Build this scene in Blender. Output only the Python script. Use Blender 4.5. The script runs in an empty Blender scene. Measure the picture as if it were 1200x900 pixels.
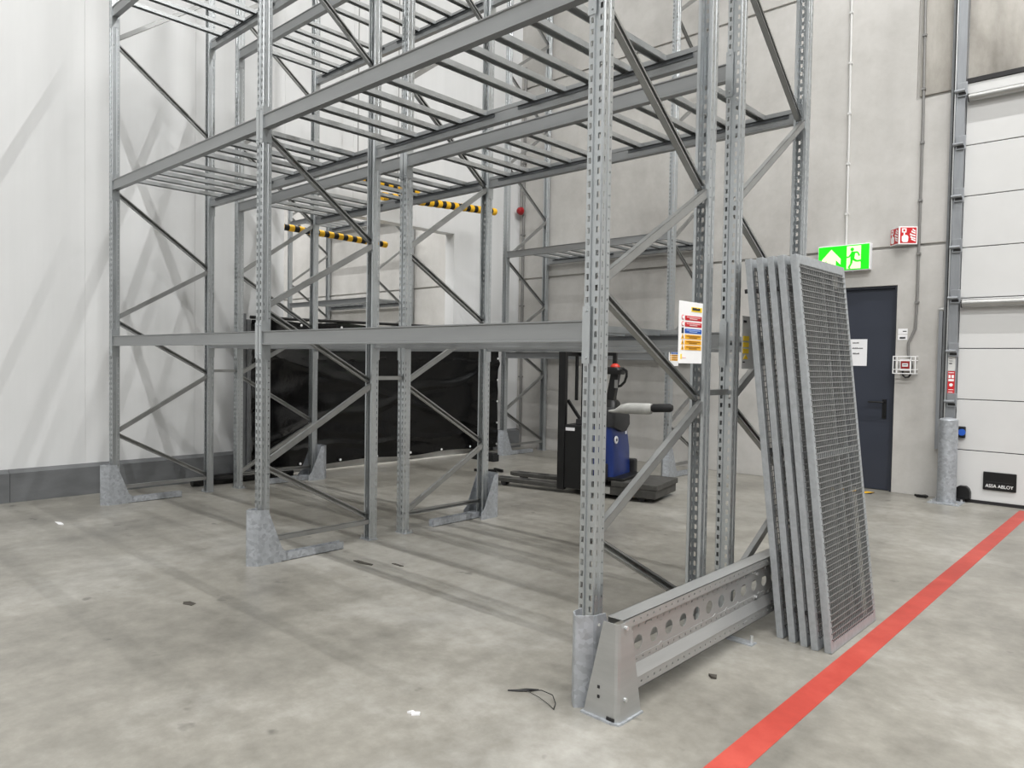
import bpy, bmesh, math, random
from mathutils import Vector, Matrix, noise
random.seed(7)
C = bpy.context.scene.collection
scene = bpy.context.scene
PI = math.pi
R = math.radians

# ------------------------------------------------------------------ camera
def make_camera():
    yaw, tilt, roll = R(42.8215), R(1.7329), R(0.9437)
    fw = Vector((-math.sin(yaw)*math.cos(tilt), math.cos(yaw)*math.cos(tilt), -math.sin(tilt)))
    rt = Vector((math.cos(yaw), math.sin(yaw), 0)); up = rt.cross(fw)
    r2 = rt*math.cos(roll) + up*math.sin(roll); u2 = -rt*math.sin(roll) + up*math.cos(roll)
    cam = bpy.data.cameras.new('camera'); o = bpy.data.objects.new('camera', cam); C.objects.link(o)
    m = Matrix.Identity(4)
    for i in range(3):
        m[i][0] = r2[i]; m[i][1] = u2[i]; m[i][2] = -fw[i]
    m[0][3], m[1][3], m[2][3] = 1.9055, -2.5541, 1.448
    o.matrix_world = m
    cam.sensor_width = 36; cam.lens = 854.8454/1200*36; cam.clip_start = .05; cam.clip_end = 100
    scene.camera = o
make_camera()

# ------------------------------------------------------------------ world, lamps, exposure
w = bpy.data.worlds.new('hall'); scene.world = w; w.use_nodes = True
w.node_tree.nodes['Background'].inputs[0].default_value = (.93, .97, 1, 1)
w.node_tree.nodes['Background'].inputs[1].default_value = .13
def strip_light(x, y, z, length, power, width=.07):
    l = bpy.data.lights.new('strip_light', 'AREA'); l.shape = 'RECTANGLE'
    l.size = length; l.size_y = width; l.energy = power; l.color = (1, .995, .985)
    o = bpy.data.objects.new('strip_light', l); C.objects.link(o); o.location = (x, y, z)
for y, f in ((-27.9, .7), (-21.6, .7), (-15.3, .75), (-9.0, .9), (-2.7, 1.18), (3.6, 1.18)):  # two farthest rows are unseen, added to brighten the lower back wall
    strip_light(-1.75, y, 12.0, 4.7, 250*f)    # over the racks
    strip_light(7.6, y, 12.0, 14, 2000*f)      # over the driving aisle
strip_light(-11.5, 3.6, 12.0, 9, 2300)
strip_light(-11.5, -2.7, 12.0, 9, 1800)
scene.view_settings.view_transform = 'Standard'
scene.view_settings.look = 'None'
scene.view_settings.gamma = 1
scene.view_settings.use_curve_mapping = False
scene.view_settings.exposure = -0.66

# ------------------------------------------------------------------ materials
def srgb(c):
    return tuple((v/12.92 if v <= .04045 else ((v+.055)/1.055)**2.4) for v in [x/255 for x in c])
def mat(name, col, rough=.5, metal=0, var=0., scale=8., bump=0., rvar=0., stretch=(1,1,1), kind='noise', detail=6., spec=.5, emit=0, bscale=None):
    m = bpy.data.materials.new(name); m.use_nodes = True
    nt = m.node_tree; b = nt.nodes['Principled BSDF']
    c = srgb(col)
    b.inputs['Base Color'].default_value = (*c, 1); b.inputs['Roughness'].default_value = rough
    b.inputs['Metallic'].default_value = metal; b.inputs['Specular IOR Level'].default_value = spec
    if emit:
        b.inputs['Emission Color'].default_value = (*c, 1); b.inputs['Emission Strength'].default_value = emit
    if var or bump or rvar:
        tc = nt.nodes.new('ShaderNodeTexCoord'); mp = nt.nodes.new('ShaderNodeMapping')
        mp.inputs['Scale'].default_value = stretch
        nt.links.new(tc.outputs['Object'], mp.inputs[0])
        if kind == 'noise':
            n = nt.nodes.new('ShaderNodeTexNoise'); n.inputs['Scale'].default_value = scale; n.inputs['Detail'].default_value = detail
            n.inputs['Roughness'].default_value = .62
            src = n.outputs[0]
        else:
            n = nt.nodes.new('ShaderNodeTexVoronoi'); n.inputs['Scale'].default_value = scale
            sp = nt.nodes.new('ShaderNodeSeparateColor'); nt.links.new(n.outputs['Color'], sp.inputs[0]); src = sp.outputs[0]
        nt.links.new(mp.outputs[0], n.inputs['Vector'])
        if var:
            r = nt.nodes.new('ShaderNodeValToRGB')
            lo = [max(0, v*(1-var)) for v in c]; hi = [min(1, v*(1+var)) for v in c]
            r.color_ramp.elements[0].color = (*lo, 1); r.color_ramp.elements[1].color = (*hi, 1)
            if kind == 'noise':
                r.color_ramp.elements[0].position = .3; r.color_ramp.elements[1].position = .7
            nt.links.new(src, r.inputs[0]); nt.links.new(r.outputs[0], b.inputs['Base Color'])
        if rvar:
            mr = nt.nodes.new('ShaderNodeMapRange'); mr.inputs[3].default_value = max(.05, rough-rvar); mr.inputs[4].default_value = rough+rvar
            nt.links.new(src, mr.inputs[0]); nt.links.new(mr.outputs[0], b.inputs['Roughness'])
        if bump:
            bp = nt.nodes.new('ShaderNodeBump'); bp.inputs['Strength'].default_value = bump; bp.inputs['Distance'].default_value = .01
            s2 = src
            if bscale:
                n2 = nt.nodes.new('ShaderNodeTexNoise'); n2.inputs['Scale'].default_value = bscale; n2.inputs['Detail'].default_value = 4
                nt.links.new(mp.outputs[0], n2.inputs['Vector']); s2 = n2.outputs[0]
            nt.links.new(s2, bp.inputs['Height']); nt.links.new(bp.outputs[0], b.inputs['Normal'])
    return m

def two_scale(name, cols, s1, s2, rough, bump=.05, stretch=(1,1,1), rlo=None, spots=0, streak=None, spec=.5, w2=.35):
    """mottled mineral surface: big clouds, fine grain, optional dark specks and streaks"""
    m = bpy.data.materials.new(name); m.use_nodes = True; nt = m.node_tree; b = nt.nodes['Principled BSDF']
    L = nt.links.new; N = nt.nodes.new
    tc = N('ShaderNodeTexCoord'); mp = N('ShaderNodeMapping'); mp.inputs['Scale'].default_value = stretch
    L(tc.outputs['Object'], mp.inputs[0])
    n1 = N('ShaderNodeTexNoise'); n1.inputs['Scale'].default_value = s1; n1.inputs['Detail'].default_value = 7; n1.inputs['Roughness'].default_value = .6
    n1.inputs['Distortion'].default_value = .4
    n2 = N('ShaderNodeTexNoise'); n2.inputs['Scale'].default_value = s2; n2.inputs['Detail'].default_value = 8; n2.inputs['Roughness'].default_value = .7
    L(mp.outputs[0], n1.inputs['Vector']); L(mp.outputs[0], n2.inputs['Vector'])
    mx = N('ShaderNodeMath'); mx.operation = 'MULTIPLY_ADD'; mx.inputs[1].default_value = w2
    L(n2.outputs[0], mx.inputs[0]); L(n1.outputs[0], mx.inputs[2])
    rp = N('ShaderNodeValToRGB'); e = rp.color_ramp.elements
    e[0].position = .25+w2*.5; e[1].position = .73+w2*.5
    e[0].color = (*srgb(cols[0]), 1); e[1].color = (*srgb(cols[-1]), 1)
    if len(cols) == 3:
        k = rp.color_ramp.elements.new(.49+w2*.5); k.color = (*srgb(cols[1]), 1)
    L(mx.outputs[0], rp.inputs[0]); out = rp.outputs[0]
    if streak:
        n3 = N('ShaderNodeTexNoise'); n3.inputs['Scale'].default_value = 1; n3.inputs['Detail'].default_value = 5
        m3 = N('ShaderNodeMapping'); m3.inputs['Scale'].default_value = streak[0]; L(tc.outputs['Object'], m3.inputs[0]); L(m3.outputs[0], n3.inputs['Vector'])
        r3 = N('ShaderNodeValToRGB'); r3.color_ramp.elements[0].position = .45; r3.color_ramp.elements[1].position = .72
        r3.color_ramp.elements[0].color = (1,1,1,1); r3.color_ramp.elements[1].color = (streak[1],)*3+(1,)
        L(n3.outputs[0], r3.inputs[0])
        ml = N('ShaderNodeMixRGB'); ml.blend_type = 'MULTIPLY'; ml.inputs[0].default_value = 1
        L(out, ml.inputs[1]); L(r3.outputs[0], ml.inputs[2]); out = ml.outputs[0]
    if spots:
        n4 = N('ShaderNodeTexNoise'); n4.inputs['Scale'].default_value = 5.; n4.inputs['Detail'].default_value = 3
        L(tc.outputs['Object'], n4.inputs['Vector'])
        r4 = N('ShaderNodeValToRGB'); r4.color_ramp.elements[0].position = .69; r4.color_ramp.elements[1].position = .75
        r4.color_ramp.elements[0].color = (1,1,1,1); r4.color_ramp.elements[1].color = (spots,)*3+(1,)
        L(n4.outputs[0], r4.inputs[0])
        ml = N('ShaderNodeMixRGB'); ml.blend_type = 'MULTIPLY'; ml.inputs[0].default_value = 1
        L(out, ml.inputs[1]); L(r4.outputs[0], ml.inputs[2]); out = ml.outputs[0]
    L(out, b.inputs['Base Color']); b.inputs['Roughness'].default_value = rough; b.inputs['Specular IOR Level'].default_value = spec
    if rlo:
        mr = N('ShaderNodeMapRange'); mr.inputs[3].default_value = rlo; mr.inputs[4].default_value = rough+.1
        L(n1.outputs[0], mr.inputs[0]); L(mr.outputs[0], b.inputs['Roughness'])
    bp = N('ShaderNodeBump'); bp.inputs['Strength'].default_value = bump; bp.inputs['Distance'].default_value = .01
    L(n2.outputs[0], bp.inputs['Height']); L(bp.outputs[0], b.inputs['Normal'])
    return m

M = dict(
    floor=two_scale('polished_concrete', [(106,103,96), (138,135,127), (168,166,160)], .7, 9, .40, .03, rlo=.22, spots=.55, streak=((2.1, .38, 1), .78), spec=.5, w2=.5),
    concrete=two_scale('wall_concrete', [(168,165,161), (188,186,182), (205,203,200)], .45, 5, .8, .06, streak=((2.2, 1, .22), .9), spec=.2),
    lintel=two_scale('stained_concrete', [(132,128,121), (170,166,159), (199,196,190)], .9, 6, .8, .08, stretch=(1,1,.45), streak=((5, 1, .5), .72), spec=.2),
    white=mat('white_sheet', (218,219,219), .45, 0, .025, 1.2, 0, .06, (1, 6, .25), spec=.35),
    ceiling=mat('ceiling_sheet', (215,215,212), .8, 0, .05, 2),
    kerb=mat('grey_steel_plate', (118,120,122), .5, .35, .16, 2.2, .02, .08, (1, 1, 3)),
    curb=mat('pale_threshold', (205,204,200), .7, 0, .06, 6, .03),
    post=mat('zinc_post', (184,188,190), .33, .8, .07, 7, .0, .06, (4, 4, .5)),
    brace=mat('zinc_brace', (162,163,162), .38, .85, .08, 6, .0, .06),
    beam=mat('zinc_beam', (152,154,155), .42, .75, .06, 5, .0, .06, (.4, 3, 3)),
    bar=mat('zinc_bar', (182,185,186), .4, .85, .1, 9, .0, .08),
    rail=mat('shade_dark_rail', (96,99,102), .5, .6, .08, 6),  # rail steel, shade along the beam put into a darker colour
    zinc=mat('hot_dip_zinc', (170,174,179), .48, .5, .16, 45, .02, .1, kind='voronoi'),
    zpanel=mat('zinc_panel_frame', (168,172,175), .5, .5, .13, 30, .02, .1),
    wire=mat('zinc_wire', (142,143,142), .4, .6, .1, 20),
    bright=mat('bright_bolt', (215,217,218), .28, .8, .05, 30),
    alu=mat('brushed_sheet', (172,173,172), .4, .6, .08, 3, 0, .08, (1, .5, 6)),
    holeblack=mat('black_gap', (22,22,23), .7, 0, .1, 10),
    black=mat('black_paint', (15,15,16), .42, .1, .2, 12, .01),
    blackmat=mat('black_rubber', (24,24,25), .75, 0, .2, 30, .04),
    charcoal=mat('charcoal_plastic', (38,38,40), .55, 0, .1, 40, .03),
    tarp=mat('black_film', (6,6,7), .2, 0, .25, 5, .3, .08, bscale=14),
    blue=mat('blue_cover', (22,44,104), .35, 0, .08, 6, .0),
    greyarm=mat('worn_grey_pad', (168,168,164), .65, 0, .18, 12, .04),
    dirty=mat('worn_dark_step', (74,73,70), .6, .1, .28, 12, .08),
    red=mat('red_knob', (206,52,30), .35, 0, .05, 10),
    redline=two_scale('red_floor_paint', [(150,50,40), (168,60,49), (184,76,64)], 2.2, 14, .5, .04, spots=.85),
    yellow=mat('yellow_foam', (238,184,28), .55, 0, .06, 12),
    yellowsign=mat('yellow_print', (250,214,40), .5, 0, .02, 8),
    orange=mat('amber_print', (238,176,44), .5, 0, .02, 8),
    signwhite=mat('white_plate', (244,244,244), .4, 0, .015, 6),
    paper=mat('white_paper', (232,232,234), .8, 0, .02, 6),
    ink=mat('dark_ink', (52,52,56), .7, 0, .05, 30),
    palered=mat('pale_print', (238,198,198), .6, 0, .03, 30),
    paleblue=mat('pale_blue_print', (170,196,240), .6, 0, .03, 30),
    darkamber=mat('dark_amber_print', (150,98,20), .6, 0, .03, 30),
    signred=mat('red_print', (196,34,40), .4, 0, .03, 8),
    signblue=mat('blue_print', (34,86,176), .4, 0, .03, 8),
    gate=mat('white_gate_sheet', (206,206,205), .5, 0, .02, 3, .0, .05),
    gatelow=mat('gate_seal_rubber', (28,27,29), .6, 0, .15, 12),
    track=mat('galvanised_track', (150,153,157), .42, .6, .1, 6, 0, .08, (3, 3, .4)),
    tube=mat('steel_tube', (176,176,174), .3, .75, .06, 8),
    door=mat('dark_blue_door', (45,50,62), .5, 0, .05, 3, .0, .05),
    navyframe=mat('door_frame_paint', (38,42,52), .5, 0, .05, 4),
    pipe=mat('grey_conduit', (128,127,125), .45, .2, .08, 10),
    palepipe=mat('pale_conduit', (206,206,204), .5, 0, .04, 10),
    siren=mat('siren_red', (150,22,28), .3, 0, .05, 10),
    bluebutton=mat('blue_button', (40,92,190), .4, 0, .04, 10),
    exitgreen=mat('exit_green', (22,226,20), .4, 0, .01, 4, emit=.55),
    exitwhite=mat('exit_white', (240,250,205), .4, 0, .01, 4, emit=.6),
    mud=mat('dark_scrap', (66,62,56), .8, 0, .2, 40),
)

# ------------------------------------------------------------------ mesh helpers
class MB:
    def __init__(s): s.v = []; s.f = []
    def add(s, vs, fs):
        n = len(s.v); s.v += [tuple(p) for p in vs]; s.f += [tuple(i+n for i in f) for f in fs]; return s
    def box(s, x0, x1, y0, y1, z0, z1):
        return s.add([(x0,y0,z0),(x1,y0,z0),(x1,y1,z0),(x0,y1,z0),(x0,y0,z1),(x1,y0,z1),(x1,y1,z1),(x0,y1,z1)],
              [(0,3,2,1),(4,5,6,7),(0,1,5,4),(1,2,6,5),(2,3,7,6),(3,0,4,7)])
    def bar(s, a, b, w, h, up=(0,0,1)):
        a = Vector(a); b = Vector(b); d = (b-a).normalized(); u = Vector(up)
        if abs(d.dot(u)) > .98: u = Vector((1,0,0))
        r = d.cross(u).normalized(); u = r.cross(d)
        vs = [p + r*sx*w/2 + u*sy*h/2 for p in (a, b) for sx, sy in ((-1,-1),(1,-1),(1,1),(-1,1))]
        return s.add(vs, [(0,1,2,3),(7,6,5,4),(0,4,5,1),(1,5,6,2),(2,6,7,3),(3,7,4,0)])
    def cyl(s, a, b, r, n=12, r2=None, cap=True):
        a = Vector(a); b = Vector(b); d = (b-a).normalized(); u = Vector((0,0,1)) if abs(d.z) < .9 else Vector((1,0,0))
        x = d.cross(u).normalized(); y = d.cross(x); r2 = r if r2 is None else r2
        vs = []
        for p, q in ((a, r), (b, r2)):
            vs += [p + (x*math.cos(2*PI*i/n) + y*math.sin(2*PI*i/n))*q for i in range(n)]
        fs = [(i, (i+1) % n, n+(i+1) % n, n+i) for i in range(n)]
        if cap: fs += [tuple(range(n))[::-1], tuple(range(n, 2*n))]
        return s.add(vs, fs)
    def tube(s, pts, r, n=8):
        pts = [Vector(p) for p in pts]; rings = []
        pu = None
        for i, p in enumerate(pts):
            d = (pts[min(i+1, len(pts)-1)] - pts[max(i-1, 0)]).normalized()
            u = pu if pu else (Vector((0,0,1)) if abs(d.z) < .9 else Vector((1,0,0)))
            x = d.cross(u).normalized(); u = x.cross(d); pu = u
            rr = r[i] if isinstance(r, (list, tuple)) else r
            rings.append([p + (x*math.cos(2*PI*k/n) + u*math.sin(2*PI*k/n))*rr for k in range(n)])
        vs = [v for g in rings for v in g]; fs = []
        for i in range(len(pts)-1):
            fs += [(i*n+k, i*n+(k+1) % n, (i+1)*n+(k+1) % n, (i+1)*n+k) for k in range(n)]
        fs += [tuple(range(n))[::-1], tuple(range((len(pts)-1)*n, len(pts)*n))]
        return s.add(vs, fs)
    def prism(s, poly, axis, a, b):
        """poly: 2D points in the two remaining axes (in x,y,z order), extruded along axis from a to b"""
        def P(p, t):
            if axis == 'x': return (t, p[0], p[1])
            if axis == 'y': return (p[0], t, p[1])
            return (p[0], p[1], t)
        n = len(poly)
        vs = [P(p, a) for p in poly] + [P(p, b) for p in poly]
        return s.add(vs, [tuple(range(n))[::-1], tuple(range(n, 2*n))] + [(i, (i+1) % n, n+(i+1) % n, n+i) for i in range(n)])
    def sphere(s, c, r, n=12, m=8, sc=(1,1,1), half=False):
        c = Vector(c); vs = []; fs = []
        top = PI/2 if half else PI
        for i in range(m+1):
            t = top*i/m
            for k in range(n):
                a = 2*PI*k/n
                vs.append((c.x+r*sc[0]*math.sin(t)*math.cos(a), c.y+r*sc[1]*math.sin(t)*math.sin(a), c.z+r*sc[2]*math.cos(t)))
        for i in range(m):
            for k in range(n): fs.append((i*n+k, (i+1)*n+k, (i+1)*n+(k+1) % n, i*n+(k+1) % n))
        return s.add(vs, fs)
    def mesh(s, name, m, bevel=0, smooth=False, solid=0, weld=False):
        me = bpy.data.meshes.new(name); me.from_pydata(s.v, [], s.f); me.update()
        bm = bmesh.new(); bm.from_mesh(me)
        if weld or smooth: bmesh.ops.remove_doubles(bm, verts=bm.verts, dist=1e-5)
        bmesh.ops.recalc_face_normals(bm, faces=bm.faces)
        if bevel: bmesh.ops.bevel(bm, geom=[e for e in bm.edges if len(e.link_faces) == 2 and e.calc_face_angle(0) > .6], offset=bevel, segments=2, affect='EDGES', profile=.6)
        if solid: bmesh.ops.solidify(bm, geom=bm.faces[:], thickness=solid)
        bm.to_mesh(me); bm.free()
        if smooth:
            for p in me.polygons: p.use_smooth = True
            me.set_sharp_from_angle(angle=R(40))
        me.materials.append(M[m] if isinstance(m, str) else m)
        return me
    def build(s, name, m, parent=None, loc=(0,0,0), rot=(0,0,0), **k):
        return link(name, s.mesh(name, m, **k), parent, loc, rot)
def link(name, me, parent=None, loc=(0,0,0), rot=(0,0,0)):
    o = bpy.data.objects.new(name, me); C.objects.link(o); o.parent = parent; o.location = loc; o.rotation_euler = rot
    return o
def tag(o, label=None, cat=None, group=None, kind=None):
    for k, v in (('label', label), ('category', cat), ('group', group), ('kind', kind)):
        if v: o[k] = v
    return o
def thing(name, label, cat, loc=(0,0,0), rot=(0,0,0), group=None):
    return tag(link(name, None, None, loc, rot), label, cat, group)
def struct(o): o['kind'] = 'structure'; return o
def text(body, size, parent, m, loc, rot, name='lettering', thick=.0008, squash=1):
    cu = bpy.data.curves.new(name, 'FONT'); cu.body = body; cu.size = size; cu.align_x = 'CENTER'; cu.align_y = 'CENTER'; cu.extrude = thick
    t = bpy.data.objects.new('tmp', cu); C.objects.link(t)
    me = bpy.data.meshes.new_from_object(t); bpy.data.objects.remove(t)
    me.materials.clear(); me.materials.append(M[m])
    o = link(name, me, parent, loc, rot); o.scale = (squash, 1, 1)
    return o

# ------------------------------------------------------------------ setting
YB, XW, CEIL = 6.69, -6.54, 12.5
struct(MB().box(-17, 16, -32, 12, -.15, 0).build('floor', 'floor'))
struct(MB().box(-17, 16, -32, 12, CEIL, CEIL+.15).build('ceiling', 'ceiling'))
# left wall: white sandwich panels with a wide opening
wl = struct(MB().box(-6.72, -6.56, -32, 2.275, 0, CEIL).box(-6.72, -6.56, 2.275, 5.19, 3.43, CEIL).box(-6.72, -6.56, 5.19, YB, 0, CEIL).build('wall_left', 'white'))
ys = [-32] + [-16+i*1.143 for i in range(16)] + [2.275]
ys = [y for y in ys if y < 1.9] + [2.275]
for a, b in zip(ys[:-1], ys[1:]):
    MB().box(-6.74, XW, a+.0008, b-.0008, .3 if b < 3 else 0, CEIL).build('wall_panel', 'white', wl)
for a, b in ((2.276, 3.302), (3.304, 4.402), (4.404, 5.187)):
    MB().box(-6.74, XW, a, b, 3.425, CEIL).build('wall_panel', 'white', wl)
for a, b in ((5.185, 5.952), (5.954, YB)):
    MB().box(-6.74, XW, a, b, 0, CEIL).build('wall_panel', 'white', wl)
# steel kerb at the foot of the left wall
bl = struct(link('baseboard_left', None))
def kerb(a, b):
    MB().prism([(-6.56, 0), (-6.44, 0), (-6.44, .285), (-6.545, .315), (-6.56, .315)], 'y', a, b).build('kerb_plate', 'kerb', bl)
kerb(-32, -3.55); kerb(-3.546, -.69); kerb(-.686, 1.62); kerb(6.02, YB)
struct(MB().box(-6.74, -6.42, 2.2, 5.7, 0, .085).build('trim_1', 'curb'))
# back wall: precast concrete panels with recessed joints
wb = struct(MB().box(-17, -.1, YB+.03, YB+.3, 2.5, CEIL).box(-17, -1.6, YB+.03, YB+.3, 0, 2.5).box(-.58, -.1, YB+.03, YB+.3, 0, 2.5).box(-.1, 8, YB+.03, YB+.3, 4.6, CEIL).box(4.4, 8, YB+.03, YB+.3, 0, 4.6).build('wall_back', 'concrete'))
def cpanel(poly, m='concrete'): MB().prism(poly, 'y', YB, YB+.16).build('concrete_panel', m, wb, bevel=.006)
cpanel([(-17, 0), (-1.6, 0), (-1.6, 2.41), (-.6, 2.41), (-.6, 0), (.02, 0), (.02, 2.835), (-17, 2.835)])
cpanel([(-17, 2.865), (.02, 2.865), (.02, 4.5), (-.462, 4.5), (-.462, 6.035), (-17, 6.035)])
cpanel([(-17, 6.065), (-.462, 6.065), (-.462, CEIL), (-17, CEIL)])
cpanel([(-.43, 4.53), (8, 4.53), (8, CEIL), (-.43, CEIL)], 'lintel')
cpanel([(4.4, 0), (8, 0), (8, 4.5), (4.4, 4.5)])

# dark blue escape door
d1 = struct(MB().box(-1.58, -.625, YB+.055, YB+.1, .008, 2.385).build('door_1', 'door', bevel=.004))
MB().box(-1.6, -1.575, YB+.02, YB+.12, 0, 2.41).box(-.627, -.6, YB+.02, YB+.12, 0, 2.41).box(-1.575, -.627, YB+.02, YB+.12, 2.385, 2.41).build('door_frame', 'navyframe', d1)
hd = MB().box(-.735, -.69, YB+.043, YB+.056, .85, 1.08).build('handle_plate', 'black', d1, bevel=.004)
MB().cyl((-.712, YB+.05, 1.045), (-.712, YB, 1.045), .011).tube([(-.712, YB, 1.045), (-.74, YB-.004, 1.045), (-.88, YB-.004, 1.045)], .011).build('lever_handle', 'black', hd)
MB().cyl((-.712, YB+.05, .9), (-.712, YB+.036, .9), .014).build('lock_cylinder', 'black', hd)
pn = thing('paper_notice', 'white paper notice with three short lines of print taped on the dark door', 'notice', (-1.04, YB+.053, 1.47))
MB().box(-.115, .115, -.002, 0, 0, .32).build('sheet', 'paper', pn)
for k, (z, a, b) in enumerate(((.275, -.05, .02), (.21, -.055, .06), (.145, -.045, .02))):
    q = MB(); x = a
    while x < b:
        ww = random.choice((.006, .009, .012)); q.box(x, x+ww*.75, -.0035, -.0015, z-.006, z+.006+random.choice((0, .005))); x += ww
    q.build('print_line', 'ink', pn)

# sectional gate
g = struct(link('door_2', None))
GY = YB-.035
joints = [0.03, .567, 1.12, 1.675, 2.225, 2.775, 3.33, 3.88, 4.43, 4.55]
for k, (a, b) in enumerate(zip(joints[:-1], joints[1:])):
    MB().box(.045, 4.2, GY, GY+.04, a+.005, b-.004).build('gate_section', 'gate', g, bevel=.004)
MB().box(.05, 4.2, GY+.012, GY+.05, .03, 4.55).build('gate_core', 'charcoal', g)
MB().box(.03, 4.25, GY-.005, GY+.045, .0, .033).build('floor_seal', 'gatelow', g)
MB().box(.03, 4.25, GY-.012, GY+.034, 4.55, 4.6).build('top_seal', 'gatelow', g)
for z in (4.375, 2.163):
    b = MB().cyl((.075, GY-.055, z), (4.15, GY-.055, z), .042, 16).build('reinforcing_tube', 'tube', g, smooth=True)
    MB().cyl((.068, GY-.055, z), (.078, GY-.055, z), .045, 16).build('end_cap', 'black', b)
    for x in (.12, 1.4, 2.7):
        MB().box(x, x+.03, GY-.05, GY, z-.03, z+.03).build('tube_bracket', 'track', b)
tr = MB().box(-.045, .04, YB-.10, YB-.004, 0, 6.4).build('guide_rail', 'track', g)
MB().box(-.105, -.06, YB-.06, YB-.002, 0, 6.4).build('wall_angle', 'kerb', g)
MB().box(-.058, -.047, YB-.115, YB-.03, .0, 6.4).build('rail_flange', 'bright', g)
MB().box(-.075, -.048, YB-.09, YB-.02, 0, 6.4).build('rail_slot', 'holeblack', g)
for z in (4.47, 3.90, 3.34, 2.79, 2.24, 1.66, 1.11, .56):
    h = MB().box(-.03, .062, YB-.125, YB-.1, z-.075, z+.075).build('roller_bracket', 'track', g, bevel=.004)
    MB().cyl((-.055, YB-.135, z-.015), (.045, YB-.135, z-.015), .018, 10).build('roller', 'track', h)
    MB().box(-.02, .05, YB-.128, YB-.122, z-.06, z-.035).build('shadow_slot', 'holeblack', h)
# cable pole beside the rail
cp = thing('cable_duct', 'slim grey vertical duct with rounded top fixed left of the gate rail', 'duct', (-.135, YB, .55))
MB().box(-.02, .02, -.05, 0, 0, 1.55).build('duct_body', 'track', cp, bevel=.004)
MB().cyl((-.02, -.03, 1.56), (.03, -.03, 1.56), .026, 12).build('duct_cap', 'tube', cp)
# stickers on the rail
st = thing('rail_sticker', 'grey and red warning sticker on the gate guide rail above the bollard', 'sticker', (-.005, YB-.1, 1.16))
MB().box(-.03, .038, -.003, 0, .27, .46).build('grey_field', 'palepipe', st)
MB().box(-.03, .038, -.003, 0, 0, .265).build('red_field', 'signred', st)
MB().box(-.022, .028, -.005, -.002, .425, .44).box(-.022, .01, -.005, -.002, .4, .405).box(-.022, .012, -.005, -.002, .375, .38).box(-.022, .008, -.005, -.002, .345, .355).build('dark_print', 'ink', st)
for bx in ((-.024, .03, .245, .253), (-.022, -.002, .19, .225), (.008, .03, .19, .225), (-.022, .03, .155, .18), (-.02, .028, .06, .066), (-.02, .02, .035, .041)):
    MB().box(bx[0], bx[1], -.005, -.002, bx[2], bx[3]).build('white_print', 'signwhite', st)
MB().cyl((.004, -.005, .115), (.004, -.002, .115), .018, 12).build('white_disc', 'signwhite', st)
# nameplate, latch, bumper
npl = thing('gate_nameplate', 'black handle plate with white lettering on the lowest gate section', 'plate', (.47, GY, .16))
MB().box(-.15, .15, -.018, 0, 0, .195).build('plate_body', 'black', npl, bevel=.008)
MB().box(-.122, .122, -.022, -.016, .088, .094).build('grip_edge', 'charcoal', npl)
text('ASSA ABLOY', .049, npl, 'signwhite', (0, -.0195, .046), (PI/2, 0, 0), squash=.9)
la = thing('gate_latch', 'black latch with round blue button beside the top of the bollard', 'latch', (.1, GY, .70))
MB().box(-.075, .045, -.04, 0, 0, .125).build('latch_body', 'black', la, bevel=.012)
MB().cyl((.012, -.05, .062), (.012, -.038, .062), .036, 20).build('button', 'bluebutton', la)
bu = thing('gate_bumper', 'small black domed roller cover at the foot of the gate', 'bumper', (.14, GY, .04))
MB().prism([(-.075, 0), (.075, 0), (.075, .075), (.06, .115), (.03, .14), (-.03, .14), (-.06, .115), (-.075, .075)], 'y', -.07, 0).build('cover', 'black', bu, bevel=.006)
MB().box(-.12, .02, -.08, -.0, -.035, 0).build('base', 'gatelow', bu)

# bollard
bo = thing('bollard', 'grey galvanised round steel bollard in front of the gate rail', 'bollard', (.025, 6.42, 0))
q = MB().cyl((0,0,.012), (0,0,.90), .092, 28).sphere((0,0,.90), .092, 28, 5, (1,1,.28), True)
q.build('tube', 'zinc', bo, smooth=True)
MB().box(-.15, .15, -.15, .15, 0, .012).build('base_plate', 'zinc', bo)
for sx in (-1, 1):
    for sy in (-1, 1):
        MB().cyl((sx*.12, sy*.12, .01), (sx*.12, sy*.12, .035), .012, 8).build('bolt', 'bright', bo)

# wall fittings
def conduit(label, pts, r, m='pipe', clips=()):
    t = thing('conduit', label, 'conduit', pts[0])
    o = Vector(pts[0])
    MB().tube([Vector(p)-o for p in pts], r, 10).build('pipe', m, t, smooth=True)
    def cx(z):
        for a, b in zip(pts[:-1], pts[1:]):
            if a[2] <= z <= b[2]: return a[0]+(b[0]-a[0])*(z-a[2])/(b[2]-a[2])
        return pts[0][0]
    for z in clips: MB().box(cx(z)-o.x-r*1.5, cx(z)-o.x+r*1.5, -r*1.3, r*1.05, z-.012-o.z, z+.012-o.z).build('clip', m, t)
conduit('pale straight conduit running up the wall from the green exit sign', [(-1.18, YB-.014, 2.93), (-1.185, YB-.014, 4.4), (-1.205, YB-.014, 6.4)], .013, 'palepipe', (3.3, 3.9, 4.5, 5.1, 5.7))
conduit('dark grey conduit dropping past the fire sign to the alarm button', [(-.455, YB-.02, 1.58), (-.46, YB-.02, 1.74), (-.395, YB-.016, 1.9), (-.385, YB-.016, 2.2), (-.385, YB-.016, 4.3), (-.41, YB-.016, 6.4)], .014, 'pipe', (2.2, 2.75, 3.35, 4.0, 4.6, 5.2))
conduit('grey conduit in the far corner rising past the red siren', [(-6.44, YB-.02, .08), (-6.44, YB-.02, 6.4)], .024, 'pipe', (1.2, 2.4, 3.6, 4.8))
sr = thing('siren', 'small round red siren on the concrete in the far corner', 'siren', (-6.43, YB-.075, 3.99))
MB().box(-.045, .045, -.02, .028, -.05, .05).build('back_box', 'pipe', sr)
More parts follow.
